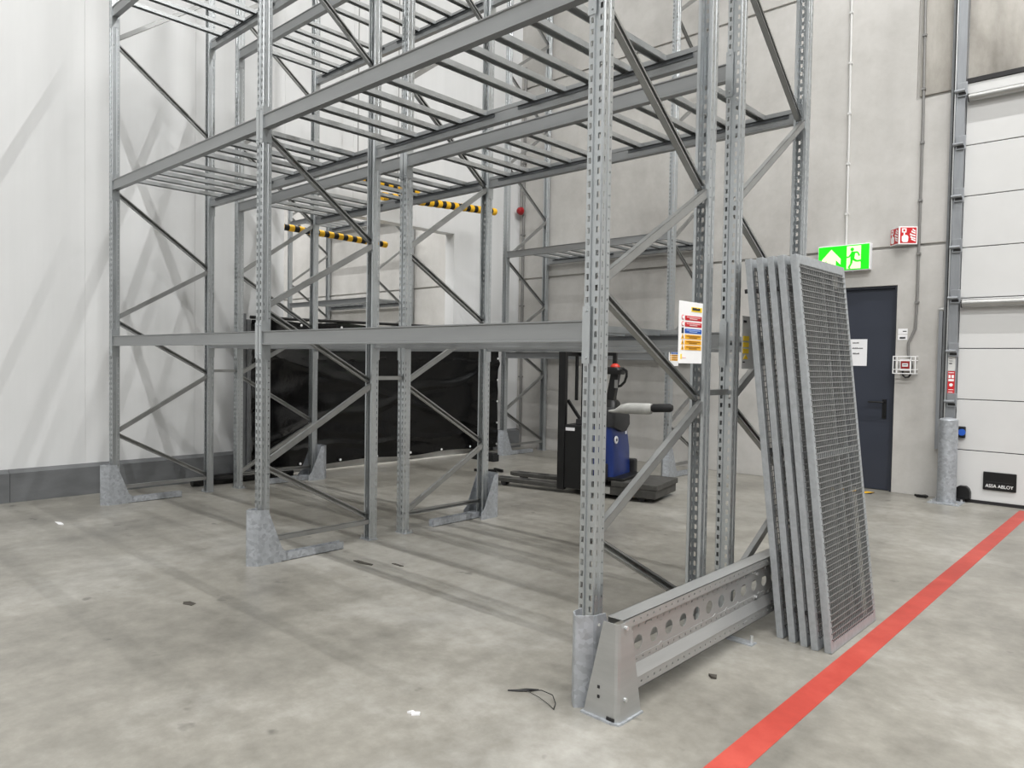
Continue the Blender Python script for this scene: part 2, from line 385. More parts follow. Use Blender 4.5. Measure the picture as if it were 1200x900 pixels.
MB().cyl((0, -.02, 0), (0, -.075, 0), .07, 18, .055).sphere((0, -.07, 0), .055, 14, 8, (1, .5, 1)).build('dome', 'siren', sr, smooth=True)
MB().tube([(-.05, .012, .05), (-.05, .012, .9)], .009, 6).build('feed_cable', 'pipe', sr)
nl = thing('wall_label', 'small white label with dark print above the red alarm button', 'label', (-.527, YB, 1.775))
MB().box(-.05, .05, -.003, 0, 0, .062).box(-.05, .05, -.003, 0, .068, .13).build('plate', 'paper', nl)
MB().box(-.03, .03, -.005, -.002, .015, .035).box(0, .04, -.005, -.002, .095, .105).build('print', 'ink', nl)
ca = thing('alarm_button', 'red and white fire alarm button in white wire cage beside the door', 'alarm button', (-.477, YB, 1.39))
MB().box(-.06, .055, -.05, 0, .03, .16).build('housing', 'paper', ca, bevel=.006)
MB().box(-.045, .045, -.058, -.048, .055, .14).build('red_face', 'siren', ca)
MB().box(-.03, .03, -.062, -.056, .078, .118).build('press_plate', 'paper', ca)
MB().box(-.018, .02, -.064, -.060, .095, .101).build('print', 'ink', ca)
q = MB()
for z in (0, .045, .15, .195): q.bar((-.115, -.1, z), (.115, -.1, z), .009, .009); q.bar((-.115, -.1, z), (-.115, 0, z), .009, .009); q.bar((.115, -.1, z), (.115, 0, z), .009, .009)
for x in (-.115, -.075, .07, .115): q.bar((x, -.1, 0), (x, -.1, .195), .009, .009)
q.build('wire_cage', 'signwhite', ca)
MB().tube([(-.03, -.03, .03), (-.025, -.035, -.02), (0, -.035, -.045), (.035, -.035, -.04), (.055, -.03, .0), (.06, -.02, .08), (.045, -.02, .2)], .011, 8).build('cable_loop', 'black', ca)

# exit sign (a lit box)
ex = thing('exit_sign', 'lit green emergency exit sign with white arrow and running figure', 'exit sign', (-1.185, YB-.06, 2.605))
W2, H2 = .302, .315
MB().box(-W2, W2, -.02, .06, 0, H2).build('sign_box', 'paper', ex, bevel=.006)
MB().box(-W2+.01, W2-.01, -.024, -.018, .01, H2-.01).build('green_face', 'exitgreen', ex)
MB().box(-.005+.045, .20, -.027, -.022, .022, H2-.022).build('pale_field', 'exitwhite', ex)
MB().prism([(-.25, .15), (-.14, .27), (-.03, .15), (-.03, .08), (-.085, .14), (-.085, .05), (-.195, .05), (-.195, .14), (-.25, .08)], 'y', -.027, -.022).build('arrow', 'exitwhite', ex)
q = MB(); yy = (-.031, -.026)
def stroke(q, a, b, wd):
    a = Vector((a[0], 0, a[1])); b = Vector((b[0], 0, b[1])); d = (b-a).normalized(); n = Vector((-d.z, 0, d.x))*wd/2
    q.prism([((a+n).x, (a+n).z), ((b+n).x, (b+n).z), ((b-n).x, (b-n).z), ((a-n).x, (a-n).z)], 'y', *yy)
q.cyl((.102, yy[0], .252), (.102, yy[1], .252), .021, 14)
for a, b, wd in (((.115,.225),(.105,.13),.045), ((.115,.215),(.165,.215),.018), ((.165,.215),(.185,.17),.016), ((.105,.215),(.07,.165),.018), ((.07,.165),(.035,.16),.015),
               ((.108,.14),(.155,.11),.024), ((.155,.11),(.215,.115),.02), ((.215,.115),(.222,.09),.016), ((.10,.14),(.095,.085),.024), ((.095,.085),(.065,.035),.02), ((.065,.035),(.085,.028),.014)): stroke(q, a, b, wd)
q.build('running_figure', 'exitgreen', ex)
for s in (-.1, .1): MB().cyl((s, .0, -.004), (s, .03, -.004), .01, 6).build('screw', 'bright', ex)

# projecting V-shaped fire sign
fs = thing('fire_alarm_sign', 'red V-shaped wall sign showing a hand pressing a button and flames', 'sign', (-.56, YB, 2.86))
def face(parent, mtx):
    def put(mb, name, m):
        o = mb.build(name, m, parent); o.matrix_local = mtx; return o
    put(MB().box(0, .2, -.003, .0, 0, .2), 'sign_plate', 'signwhite')
    put(MB().box(.012, .188, -.005, -.002, .012, .188), 'red_field', 'signred')
    q = MB().box(.028, .078, -.007, -.004, .13, .178).box(.047, .063, -.007, -.004, .09, .135)
    q.prism([(.03, .035), (.045, .022), (.09, .022), (.098, .04), (.1, .085), (.088, .1), (.066, .105), (.042, .1), (.028, .085)], 'y', -.007, -.004)
    put(q, 'hand_symbol', 'signwhite')
    put(MB().cyl((.053, -.009, .155), (.053, -.006, .155), .012, 10), 'button_symbol', 'signred')
    q = MB()
    for k, (z, ln) in enumerate(((.03, .05), (.055, .06), (.085, .066), (.115, .05), (.138, .036))):
        q.prism([(.18-ln, z+.02), (.178, z), (.178, z+.016), (.18-ln*.6, z+.026), (.18-ln*.9, z+.04)], 'y', -.007, -.004)
    put(q, 'flame_symbol', 'signwhite')
face(fs, Matrix.Translation((0, -.15, 0)) @ Matrix.Rotation(R(38), 4, 'Z'))
face(fs, Matrix.Translation((-.13, -.001, 0)) @ Matrix.Rotation(R(-49), 4, 'Z'))

# floor markings
rl = MB().box(.672, .787, -12, 6.52, .0, .0015).build('floor_line', 'redline')
tag(rl, 'red painted safety line on the floor running past the leaning panels to the gate', 'floor line')
hz = thing('hazard_tape', 'yellow and black striped tape on the floor in front of the dark door', 'floor marking', (-1.2, 6.36, 0))
MB().box(-.42, .48, 0, .16, 0, .0012).build('black_strip', 'blackmat', hz)
for k in range(6):
    x = -.4+k*.145
    MB().prism([(x, 0), (x+.075, 0), (x+.145, .16), (x+.07, .16)], 'z', .0012, .0022).build('yellow_stripe', 'yellow', hz)
cb = MB().tube([(-.33, 6.63, .012), (-.27, 6.6, .014), (-.22, 6.62, .02), (-.2, 6.6, .016)], .013, 8).box(-.3, -.2, 6.56, 6.6, 0, .03).build('cable_stub', 'black')
tag(cb, 'short black cable stub on the floor at the wall left of the bollard', 'cable')

# ------------------------------------------------------------------ pallet racks
PW, PD, D, HP = .0859, .0695, 1.0103, 7.6
ZO = [.69, 1.80, 3.05, 4.48, 5.9, 7.3]; ZI = [.165, 1.26, 2.37, 3.76, 5.2, 6.6]
BH = .0955
def post_mesh():
    q = MB(); pitch = .05; n = int(HP/pitch)
    prof = [(-.026,.0695),(-.0405,.0695),(-.043,.067),(-.043,.044),(-.0395,.0405),(-.0395,.032),(-.043,.0285),(-.043,.0045),(-.0385,0),(-.012,0),(-.0085,.008),(.0085,.008),(.012,0),(.0385,0),(.043,.0045),(.043,.0285),(.0395,.032),(.0395,.0405),(.043,.044),(.043,.067),(.0405,.0695),(.026,.0695)]
    holes = {2: (.34,.62,.020,.029), 6: (.37,.63,.012,.036), 8: (.26,.78,.011,.036), 12: (.22,.74,.011,.036), 14: (.37,.63,.012,.036), 18: (.38,.66,.020,.029)}
    for i in range(len(prof)-1):
        a = Vector(prof[i]); b = Vector(prof[i+1])
        P = lambda t, z: (a.x+(b.x-a.x)*t, a.y+(b.y-a.y)*t, z)
        if i not in holes:
            q.add([P(0,0), P(1,0), P(1,HP), P(0,HP)], [(0,1,2,3)]); continue
        t0, t1, h0, h1 = holes[i]
        for ta, tb in ((0, t0), (t1, 1)): q.add([P(ta,0), P(tb,0), P(tb,HP), P(ta,HP)], [(0,1,2,3)])
        z = 0
        for k in range(n):
            z2 = k*pitch+h0
            q.add([P(t0,z), P(t1,z), P(t1,z2), P(t0,z2)], [(0,1,2,3)])
            z = k*pitch+h1
        q.add([P(t0,z), P(t1,z), P(t1,HP), P(t0,HP)], [(0,1,2,3)])
    me = bpy.data.meshes.new('post'); me.from_pydata(q.v, [], q.f)
    me.materials.append(M['post'])
    o = bpy.data.objects.new('tmp', me); C.objects.link(o)
    s = o.modifiers.new('s', 'SOLIDIFY'); s.thickness = .002; s.offset = -1
    dg = bpy.context.evaluated_depsgraph_get()
    me2 = bpy.data.meshes.new_from_object(o.evaluated_get(dg)); bpy.data.objects.remove(o); me2.name = 'post'
    return me2
POST = post_mesh()
FOOT = MB().box(-.055, .075, -.001, .09, 0, .006).mesh('foot_plate', 'zinc')
BOLT = MB().cyl((0,0,.006), (0,0,.028), .009, 8).mesh('anchor_bolt', 'bright')
def chan(y0, z0, y1, z1, web, w=.040, dp=.033, t=.0025):
    a = Vector((0, y0, z0)); b = Vector((0, y1, z1)); d = (b-a).normalized(); n = Vector((0, -d.z, d.y))
    q = MB(); xw = web*dp; ux = Vector((1, 0, 0))
    def slab(xa, xb, na, nb):
        vs = [p + ux*x + n*m for p in (a, b) for x, m in ((xa, na), (xb, na), (xb, nb), (xa, nb))]
        q.add(vs, [(0,1,2,3),(7,6,5,4),(0,4,5,1),(1,5,6,2),(2,6,7,3),(3,7,4,0)])
    slab(xw-web*t, xw, -w/2, w/2)
    slab(web*.001, xw, w/2-t, w/2); slab(web*.001, xw, -w/2, -w/2+t)
    e = web*.001
    slab(e, e+web*t, w/2-.010, w/2); slab(e, e+web*t, -w/2, -w/2+.010)
    return q
BR = []
for k in range(6):
    BR.append(chan(.045, ZO[k]-.012, D-.045, ZI[k]+.012, -1).mesh('brace', 'brace'))
    if k < 5: BR.append(chan(.045, ZO[k]+.012, D-.045, ZI[k+1]-.012, 1).mesh('brace', 'brace'))
STRUT = chan(.05, .15, D-.05, .15, 1, .034).mesh('strut', 'brace')
BCH = {}
def beam_mesh(L):
    if L not in BCH:
        b = MB().prism([(.002,0),(.002,.006),(.008,.010),(.008,.085),(0,.0895),(0,BH),(.05,BH),(.05,.07),(.046,.066),(.046,.012),(.05,.008),(.05,0)], 'x', -L/2, L/2).mesh('beam', 'beam')
        cs = []
        for s in (-1, 1):
            x = s*(L/2+.001)
            q = MB().box(min(x, x-s*.004), max(x, x-s*.004), -.003, .062, BH-.19, BH+.06)
            q.box(min(x, x+s*.038), max(x, x+s*.038), -.004, -.0005, BH-.19, BH+.06)
            for z in (BH-.165, BH+.04): q.cyl((x+s*.018, -.009, z), (x+s*.018, -.003, z), .006, 8)
            cs.append(q.mesh('beam_connector', 'post'))
        BCH[L] = (b, cs)
    return BCH[L]
BARM = {}
def bar_mesh(L, m='bar'):
    if L not in BARM:
        q = MB().box(-.027, .027, 0, L, .029, .032).box(-.027, -.0245, 0, L, 0, .029).box(.0245, .027, 0, L, 0, .029)
        q.box(-.0245, -.019, 0, L, 0, .002).box(.019, .0245, 0, L, 0, .002)
        BARM[L] = q.mesh('shelf_bar', m)
    return BARM[L]
BARX = [.27, .52, .76, 1.0, 1.25, 1.69, 1.93, 2.15, 2.40, 2.63]
def rack(name, label, loc, rz, xs, levels, group=None, spacer=None):
    t = thing(name, label, 'pallet rack', loc, (0, 0, rz), group)
    for x in xs:
        for y, r in ((0, 0), (D, PI)):
            p = link('post', POST, t, (x, y, 0), (0, 0, r))
            link('foot_plate', FOOT, p)
            for bx, by in ((.066, .02), (.066, .07)): link('anchor_bolt', BOLT, p, (bx, by, 0))
        for me in BR: link('brace', me, t, (x, 0, 0))
        link('strut', STRUT, t, (x, 0, 0))
    bay = abs(xs[1]-xs[0]); L = round(bay-PW, 4)
    for xa, xb in zip(xs[:-1], xs[1:]):
        xl = min(xa, xb); xm = (xa+xb)/2
        for z in levels:
            bm, cs = beam_mesh(L)
            for y, r in ((0, 0), (D, PI)):
                b = link('beam', bm, t, (xm, y, z-BH), (0, 0, r))
                for c in cs: link('beam_connector', c, b)
                for a, e in ((.08, 1.34), (1.55, 2.74)):
                    rl = MB().box(a-bay/2, e-bay/2, .05, .0515, -.053, -.031).box(a-bay/2, e-bay/2, .05, .064, -.033, -.0315)
                    key = ('rail', a)
                    if key not in BCH: BCH[key] = rl.mesh('shelf_rail', 'rail')
                    link('shelf_rail', BCH[key], b, (0, 0, BH))
            for bx in BARX:
                link('shelf_bar', bar_mesh(round(D-.1, 4)), t, (xl+bx, .05, z-.031))
    if spacer:
        for x in xs:
            for z in spacer:
                MB().box(x-.02, x+.02, D, D+.2514, z-.015, z+.015).build('row_spacer', 'brace', t)
    return t
X0, X1 = -5.798, -2.899
LV = [1.636, 3.136, 4.785]
rack('pallet_rack', 'front galvanised pallet rack nearest the camera with two bays and end barrier beside it', (0, 0, 0), 0, [X0, X1, 0], LV, spacer=(1.3,))
rack('pallet_rack', 'second galvanised pallet rack standing back to back behind the front rack', (0, D+.2634+D-.0029, 0), PI, [0, 2.899, 5.798], LV)
rack('pallet_rack', 'short one-bay pallet rack along the back concrete wall behind the stacker truck', (-5.885, 5.64, 0), 0, [0, 2.905], [1.6, 3.145])
rack('pallet_rack', 'distant pallet rack seen through the opening in the white wall', (-12.24, 5.64, 0), 0, [0, 2.9], [2.62, 4.35])

# ------------------------------------------------------------------ post guards bolted to the floor
def guard(label, loc, flip=False, dy=0, rail=True):
    t = thing('post_guard', label, 'post guard', loc, group=None)
    s = -1 if flip else 1
    pts = [(.012, -.012, .39), (.012, -.072, .39), (.052, -.112, .39), (.06, -.112, .39), (.112, -.06, .39), (.116, -.05, .39), (.118, .018, .385), (.118, .125, .10), (.118, .165, .06)]
    if flip:
        pts = [(.118, -.16, .06), (.118, -.12, .10), (.118, .01, .40), (.118, .05, .40), (.06, .115, .40), (-.06, .115, .40), (-.118, .05, .40), (-.118, .01, .40), (-.118, -.12, .10), (-.118, -.16, .06)]
    q = MB(); th = .005
    for (xa, ya, ha), (xb, yb, hb) in zip(pts[:-1], pts[1:]):
        q.add([(xa, ya, 0), (xb, yb, 0), (xb, yb, hb), (xa, ya, ha)], [(0, 1, 2, 3)])
    q.build('guard_shell', 'zinc', t, solid=th, weld=True)
    q = MB()
    if not flip:
        q.box(.062, .118, .12, .64, 0, .005).box(.113, .118, .16, .64, 0, .058).box(.062, .067, .12, .64, 0, .058)
    else:
        q.box(-.028, .03, -.66, -.08, 0, .005).box(.025, .03, -.66, -.1, 0, .06).box(-.028, -.023, -.66, -.1, 0, .06)
    q.build('floor_channel', 'zinc', t)
    for k in (.3, .45, .58):
        y = k if not flip else -k
        x = .09 if not flip else 0
        MB().cyl((x, y, .005), (x, y, .03), .011, 8).build('anchor_bolt', 'bright', t)
    return t
guard('galvanised post guard at the foot of the far left front post', (X0, 0, 0))
guard('galvanised post guard at the foot of the middle front post', (X1, 0, 0))
guard('galvanised post guard at the right front post behind the barrier end plate', (0, -.032, 0))
YR = D+.2634+D-.003
guard('far post guard of the second rack in front of the black sheeting', (X0, YR, 0), True)
guard('far post guard of the second rack just left of the truck fork tips', (X1, YR, 0), True)
guard('post guard on the back wall rack, left frame by the black sheeting edge', (-5.885-.03, 5.64, 0))
guard('post guard on the back wall rack, right frame behind the truck platform', (-2.98-.03, 5.64, 0))

# ------------------------------------------------------------------ end barrier
eb = thing('end_barrier', 'long perforated steel barrier rail with round holes closing the rack end', 'barrier', (0, 0, 0))
Y0, Y1 = -.10, 2.38
def strip(q, p, r, y0, y1, pitch, hy, ht, off=0):
    """sheet from profile point p to r (x,z), swept in y, with rectangular holes"""
    P = lambda t, y: (p[0]+(r[0]-p[0])*t, y, p[1]+(r[1]-p[1])*t)
    t0, t1 = .5-ht/2, .5+ht/2
    for a, b in ((0, t0), (t1, 1)): q.add([P(a,y0), P(b,y0), P(b,y1), P(a,y1)], [(0,1,2,3)])
    y = y0; c = y0+pitch/2+off
    while c < y1-hy:
        q.add([P(t0,y), P(t1,y), P(t1,c-hy/2), P(t0,c-hy/2)], [(0,1,2,3)]); y = c+hy/2; c += pitch
    q.add([P(t0,y), P(t1,y), P(t1,y1), P(t0,y1)], [(0,1,2,3)])
q = MB()
def sheet(p, r): q.add([(p[0],Y0,p[1]), (r[0],Y0,r[1]), (r[0],Y1,r[1]), (p[0],Y1,p[1])], [(0,1,2,3)])
sheet((.188,.37), (.188,.412)); sheet((.188,.412), (.268,.412))
strip(q, (.268,.412), (.268,.372), Y0, Y1, .05, .009, .22)
sheet((.268,.372), (.245,.36))
strip(q, (.245,.36), (.245,.335), Y0, Y1, .05, .008, .4, .02)
# web with big round holes
za, zb = .335, .225; zc = (za+zb)/2; rh = .031; pit = .124
y = Y0; first = .045; nh = int((Y1-first)/pit)
q.add([(.245,Y0,zb), (.245,first-pit/2,zb), (.245,first-pit/2,za), (.245,Y0,za)], [(0,1,2,3)])
for k in range(nh):
    cy = first+k*pit; ring = []; outer = []
    n = 20
    for i in range(n):
        a = 2*PI*i/n; c, s_ = math.cos(a), math.sin(a)
        ring.append((.245, cy+rh*c, zc+rh*s_))
        hx, hz_ = pit/2, (za-zb)/2
        f = min(hx/abs(c) if abs(c) > 1e-6 else 9, hz_/abs(s_) if abs(s_) > 1e-6 else 9)
        outer.append((.245, cy+f*c, zc+f*s_))
    q.add(ring+outer, [(i, (i+1) % n, n+(i+1) % n, n+i) for i in range(n)])
    for sy in (-1, 1):
        for sz in (-1, 1):
            near = sorted(outer, key=lambda p: (p[1]-cy-sy*pit/2)**2+(p[2]-zc-sz*(za-zb)/2)**2)[:2]
            q.add([near[0], (.245, cy+sy*pit/2, zc+sz*(za-zb)/2), near[1]], [(0,1,2)])
ye = first+(nh-1)*pit+pit/2
q.add([(.245,ye,zb), (.245,Y1,zb), (.245,Y1,za), (.245,ye,za)], [(0,1,2,3)])
strip(q, (.245,.225), (.245,.195), Y0, Y1, .05, .009, .38, .01)
sheet((.245,.195), (.268,.148))
strip(q, (.268,.148), (.268,.098), Y0, Y1, .05, .009, .2, .015)
sheet((.268,.098), (.25,.098))
bmx = q.build('barrier_rail', 'alu', eb, solid=.0025)
def endplate(y0, sgn):
    """bent corner plate, wider at the floor"""
    q = MB()
    H = .405
    top = [(.200, y0), (.258, y0), (.270, y0+sgn*.004), (.276, y0+sgn*.014), (.276, y0+sgn*.085)]
    bot = [(.108, y0), (.260, y0), (.273, y0+sgn*.004), (.280, y0+sgn*.016), (.281, y0+sgn*.165)]
    for i in range(4):
        q.add([(*bot[i], 0.006), (*bot[i+1], 0.006), (*top[i+1], H), (*top[i], H)], [(0,1,2,3)])
    p = q.build('end_plate', 'alu', eb, solid=.005, weld=True)
    MB().prism([(.10, y0-sgn*.012), (.255, y0-sgn*.014), (.285, y0-sgn*.004), (.290, y0+sgn*.02), (.29, y0+sgn*.17), (.2, y0+sgn*.17), (.2, y0+sgn*.06), (.1, y0+sgn*.06)], 'z', 0, .008).build('base_flange', 'zinc', p)
    MB().box(.225, .262, y0-.004, y0+.004, .01, .022).build('drain_slot', 'holeblack', p)
    for z in (.385, .093): MB().cyl((.275, y0+sgn*.045, z), (.289, y0+sgn*.045, z), .0085, 8).build('bolt', 'bright', p)
    for z in (.13, .09): MB().box(.178, .188, y0-.0035, y0+.0035, z-.006, z+.006).build('bolt_hole', 'holeblack', p)
    MB().cyl((.182, y0-sgn*.0, .385), (.182, y0-sgn*.006, .385), .006, 8).build('rivet', 'bright', p)
endplate(-.145, 1)
endplate(2.42, -1)
for y in (1.06, 1.75):
    MB().box(.13, .30, y-.03, y+.03, 0, .006).box(.15, .156, y-.03, y+.03, 0, .16).build('foot_bracket', 'zinc', eb)
    MB().cyl((.285, y, .006), (.285, y, .045), .009, 8).build('anchor_bolt', 'bright', eb)
for y, z in ((1.18, .34), (1.18, .215)):
    MB().cyl((.245, y, z), (.258, y, z), .009, 8).build('bolt', 'bright', eb)

# ------------------------------------------------------------------ leaning mesh panels
PWd, PHt, PT = .70, 2.045, .036
q = MB()
fwid = .034
q.box(-PT, 0, 0, fwid, 0, PHt).box(-PT, 0, PWd-fwid, PWd, 0, PHt).box(-PT, 0, fwid, PWd-fwid, 0, .05).box(-PT, 0, fwid, PWd-fwid, PHt-.05, PHt)
PFRAME = q.mesh('panel_frame', 'zpanel', bevel=.003)
q = MB(); r = .0046
ny = 30; nz = 64
for i in range(ny):
    y = fwid+(PWd-2*fwid)*(i+.5)/ny; q.box(-.0035, .0, y-.0021, y+.0021, .045, PHt-.045)
for i in range(nz):
    z = .05+(PHt-.1)*(i+.5)/nz; q.box(0, .004, fwid-.016, PWd-fwid+.016, z-.0021, z+.0021)
PMESH = q.mesh('wire_mesh', 'wire')
PCROSS = MB().box(-PT+.004, -.012, fwid, PWd-fwid, PHt*.475, PHt*.475+.034).mesh('cross_rail', 'zpanel')
PSTIFF = MB().box(-PT+.002, -PT+.02, PWd*.76, PWd*.76+.022, .05, PHt-.05).mesh('stiffener', 'zpanel')
PPAD = MB().box(-.009, .009, -.007, .007, -.011, .011).mesh('spacer_pad', 'blackmat', bevel=.002)
lean = math.atan(.236/2.03)
pos = [(.373, 1.252), (.444, 1.238), (.510, 1.226), (.570, 1.212), (.634, 1.222)]
names = ['innermost grey mesh panel touching the rack post', 'second grey mesh panel from the rack post', 'middle grey mesh panel of the five leaning ones',
         'fourth grey mesh panel, just behind the outermost one', 'outermost grey mesh panel with its full wire grid facing the red line']
for k, (x, y) in enumerate(pos):
    t = thing('mesh_panel', names[k], 'mesh panel', (x, y, .002), (0, -lean, R(-.3)), 'galvanised mesh panels leaning on the rack end')
    link('panel_frame', PFRAME, t); tag(link('wire_mesh', PMESH, t), kind='stuff'); link('cross_rail', PCROSS, t); link('stiffener', PSTIFF, t)
    for z in (PHt*.915, PHt*.09): link('spacer_pad', PPAD, t, (-PT-.008, .008, z))

# ------------------------------------------------------------------ information signs on the racks
def info_sign(label, loc, rz, logo=True):
    t = thing('information_sign', label, 'sign', loc, (0, 0, rz), 'rack safety signs')
    W, H = .237, .31
    MB().box(0, W, -.003, 0, 0, H).build('plate', 'signwhite', t, bevel=.001)
    lg = MB().box(W*.5, W*.95, -.0045, -.002, H*.845, H*.92).build('logo_field', 'yellowsign', t)
    q = MB(); x = W*.53
    for ww in (.006, .007, .003, .010, .008, .006, .009, .007, .008):
        q.box(x, x+ww, -.006, -.004, H*.868, H*.868+random.choice((.010, .012, .013))); x += ww+.0018
    q.build('logo_print', 'ink', lg)
    rows = [('red_band', 'signred', 'palered', .70), ('red_band', 'signred', 'palered', .595), ('blue_band', 'signblue', 'paleblue', .49),
            ('amber_band', 'orange', 'darkamber', .395), ('amber_band', 'orange', 'darkamber', .305), ('amber_band', 'orange', 'darkamber', .218)]
    for nm, m, im, z in rows:
        b = MB().box(W*.24, W*.95, -.0045, -.002, H*z, H*(z+.072)).build(nm, m, t)
        MB().box(W*.3, W*.88, -.006, -.004, H*(z+.042), H*(z+.054)).box(W*.42, W*.75, -.006, -.004, H*(z+.018), H*(z+.030)).build('print_line', im, b)
        zc = H*(z+.04); xc = W*.15
        if nm == 'amber_band':
            MB().prism([(xc-.014, zc-.012), (xc+.014, zc-.012), (xc, zc+.014)], 'y', -.0045, -.002).build('warning_triangle', 'orange', t)
            MB().prism([(xc-.004, zc-.007), (xc+.004, zc-.007), (xc, zc+.006)], 'y', -.006, -.004).build('triangle_mark', 'ink', t)
        elif nm == 'red_band':
            MB().cyl((xc, -.0045, zc), (xc, -.002, zc), .0125, 16).build('ring_symbol', 'signred', t)
            MB().cyl((xc, -.006, zc), (xc, -.004, zc), .009, 14).build('ring_inside', 'signwhite', t)
        else:
            MB().box(xc-.010, xc+.010, -.0045, -.002, zc-.014, zc+.014).build('book_symbol', 'ink', t)
    MB().box(W*.08, W*.13, -.0045, -.002, H*.07, H*.15).build('yellow_mark', 'yellowsign', t)
    MB().box(W*.15, W*.3, -.0045, -.002, H*.085, H*.10).build('small_print', 'palered', t)
    return t
info_sign('white safety sign with red, blue and amber bands hung in the near frame', (.052, .648, 1.455), PI/2)
ls = thing('load_sign', 'shade-greyed white plate with yellow warning fields hung on the second rack behind the leaning panels', 'sign', (.052, 1.345, 1.43), (0, 0, PI/2))
MB().box(0, .237, -.003, 0, 0, .30).build('plate', 'palepipe', ls, bevel=.001)  # white sign plate, its shade put into a grey colour
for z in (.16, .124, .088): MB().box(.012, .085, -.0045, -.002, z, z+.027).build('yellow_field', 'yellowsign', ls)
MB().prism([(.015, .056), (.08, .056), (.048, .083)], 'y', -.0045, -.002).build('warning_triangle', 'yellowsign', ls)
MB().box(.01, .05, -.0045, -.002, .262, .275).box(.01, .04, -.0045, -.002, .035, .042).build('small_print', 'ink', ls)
info_sign('small distant safety sign on the back wall rack, half hidden behind the near sign', (-2.93, 5.575, 1.43), PI/2)

# ------------------------------------------------------------------ stacker truck
tk = thing('stacker_truck', 'blue and black electric stacker truck parked behind the racks', 'stacker truck', (-2.766, 4.157, 0), (0, 0, R(12)))
def fork(y):
    q = MB()
    q.prism([(-1.44, y-.03), (-1.44, y+.03), (-1.37, y+.075), (-.45, y+.085), (-.45, y-.085), (-1.37, y-.075)], 'z', .05, .095)
    o = q.build('fork', 'dirty', tk, bevel=.006)
    MB().box(-1.33, -1.18, y-.04, y+.04, .094, .0965).build('fork_opening', 'holeblack', o)
    MB().box(-1.05, -.92, y-.035, y+.035, .094, .0965).build('fork_opening', 'holeblack', o)
    MB().cyl((-1.26, y-.045, .036), (-1.26, y+.045, .036), .036, 12).build('load_wheel', 'charcoal', o)
fork(-.22); fork(.22)
for y in (-.28, .31):
    MB().box(-.535, -.45, y-.032, y+.032, .04, 1.575).build('mast_post', 'black', tk, bevel=.005)
MB().box(-.53, -.475, -.245, .275, 1.525, 1.572).build('mast_crossbar', 'black', tk)
MB().cyl((-.485, .05, 1.02), (-.485, .05, 1.54), .020, 10).build('lift_cylinder', 'black', tk)
MB().box(-.475, -.03, .06, .10, 1.535, 1.572).build('guard_rail', 'black', tk)
MB().box(-.05, -.01, .06, .10, .95, 1.572).build('guard_post', 'black', tk)
MB().box(-.5, -.46, -.245, .245, .06, .42).build('fork_carriage', 'black', tk)
MB().box(-.47, -.20, -.30, .30, .06, .765).build('battery_box', 'black', tk, bevel=.012)
MB().box(-.44, -.33, -.3025, -.299, .70, .735).build('battery_label', 'paper', tk)
for y in (-.2, .2):
    MB().bar((-.47, y, 1.03), (-.28, y, .78), .03, .03).build('mast_stay', 'black', tk)
MB().box(-.34, -.1, -.26, .26, .765, .83).build('battery_lid', 'charcoal', tk, bevel=.01)
# motor cover, slightly tapered
def loft(sections, name, m, par, **k):
    """sections: list of (z, x0, x1, y0, y1, r)"""
    q = MB(); n = 5; rings = []
    for z, x0, x1, y0, y1, r in sections:
        ring = []
        for cx, cy, a0 in ((x1-r, y1-r, 0), (x0+r, y1-r, 90), (x0+r, y0+r, 180), (x1-r, y0+r, 270)):
            for i in range(n):
                a = R(a0+90*i/(n-1)); ring.append((cx+r*math.cos(a), cy+r*math.sin(a), z))
        rings.append(ring)
    N = len(rings[0]); vs = [v for g in rings for v in g]; fs = []
    for i in range(len(rings)-1): fs += [(i*N+j, i*N+(j+1) % N, (i+1)*N+(j+1) % N, (i+1)*N+j) for j in range(N)]
    fs += [tuple(range(N))[::-1], tuple(range((len(rings)-1)*N, len(rings)*N))]
    return q.add(vs, fs).build(name, m, par, smooth=True, **k)
mc = loft([(.20, -.2, .115, -.265, .265, .05), (.5, -.2, .105, -.265, .265, .055), (.80, -.2, .07, -.25, .25, .06)], 'motor_cover', 'blue', tk)
MB().cyl((.098, -.16, .62), (.110, -.16, .62), .042, 18).build('round_badge', 'paper', mc)
MB().cyl((.109, -.16, .62), (.112, -.16, .62), .018, 12).build('badge_print', 'ink', mc)
MB().box(.083, .0885, .14, .18, .66, .73).build('small_sticker', 'paper', mc)
loft([(.70, .0, .115, -.02, .12, .03), (.765, -.2, .105, -.262, .262, .05), (.86, -.2, .11, -.262, .262, .07), (.935, -.2, .09, -.24, .24, .08), (.965, -.16, .02, -.18, .18, .07)], 'top_cap', 'charcoal', tk)
loft([(.95, -.14, .06, -.11, .11, .05), (1.02, -.12, .05, -.09, .09, .05), (1.045, -.1, .03, -.07, .07, .04)], 'tiller_base', 'black', tk)
tl = MB().bar((-.03, -.02, 1.03), (.03, -.02, 1.37), .09, .09, (1,0,0)).build('tiller_arm', 'black', tk, bevel=.012)
MB().box(.03, .07, -.067, -.0655, 1.18, 1.27).build('tiller_label', 'pipe', tl)
hd = loft([(1.33, -.05, .10, -.12, .08, .04), (1.38, -.07, .12, -.13, .09, .05), (1.41, -.05, .09, -.12, .08, .04)], 'tiller_head', 'black', tk)
MB().sphere((.02, -.03, 1.405), .055, 14, 6, (1, 1, .85), True).build('red_button', 'red', hd, smooth=True)
MB().tube([(.06, -.03, 1.385), (.12, -.03, 1.39), (.155, -.03, 1.37), (.155, -.03, 1.31), (.135, -.03, 1.25), (.09, -.03, 1.205), (.02, -.03, 1.19)], .015, 8).build('handle_loop', 'black', hd, smooth=True)
y = -.25
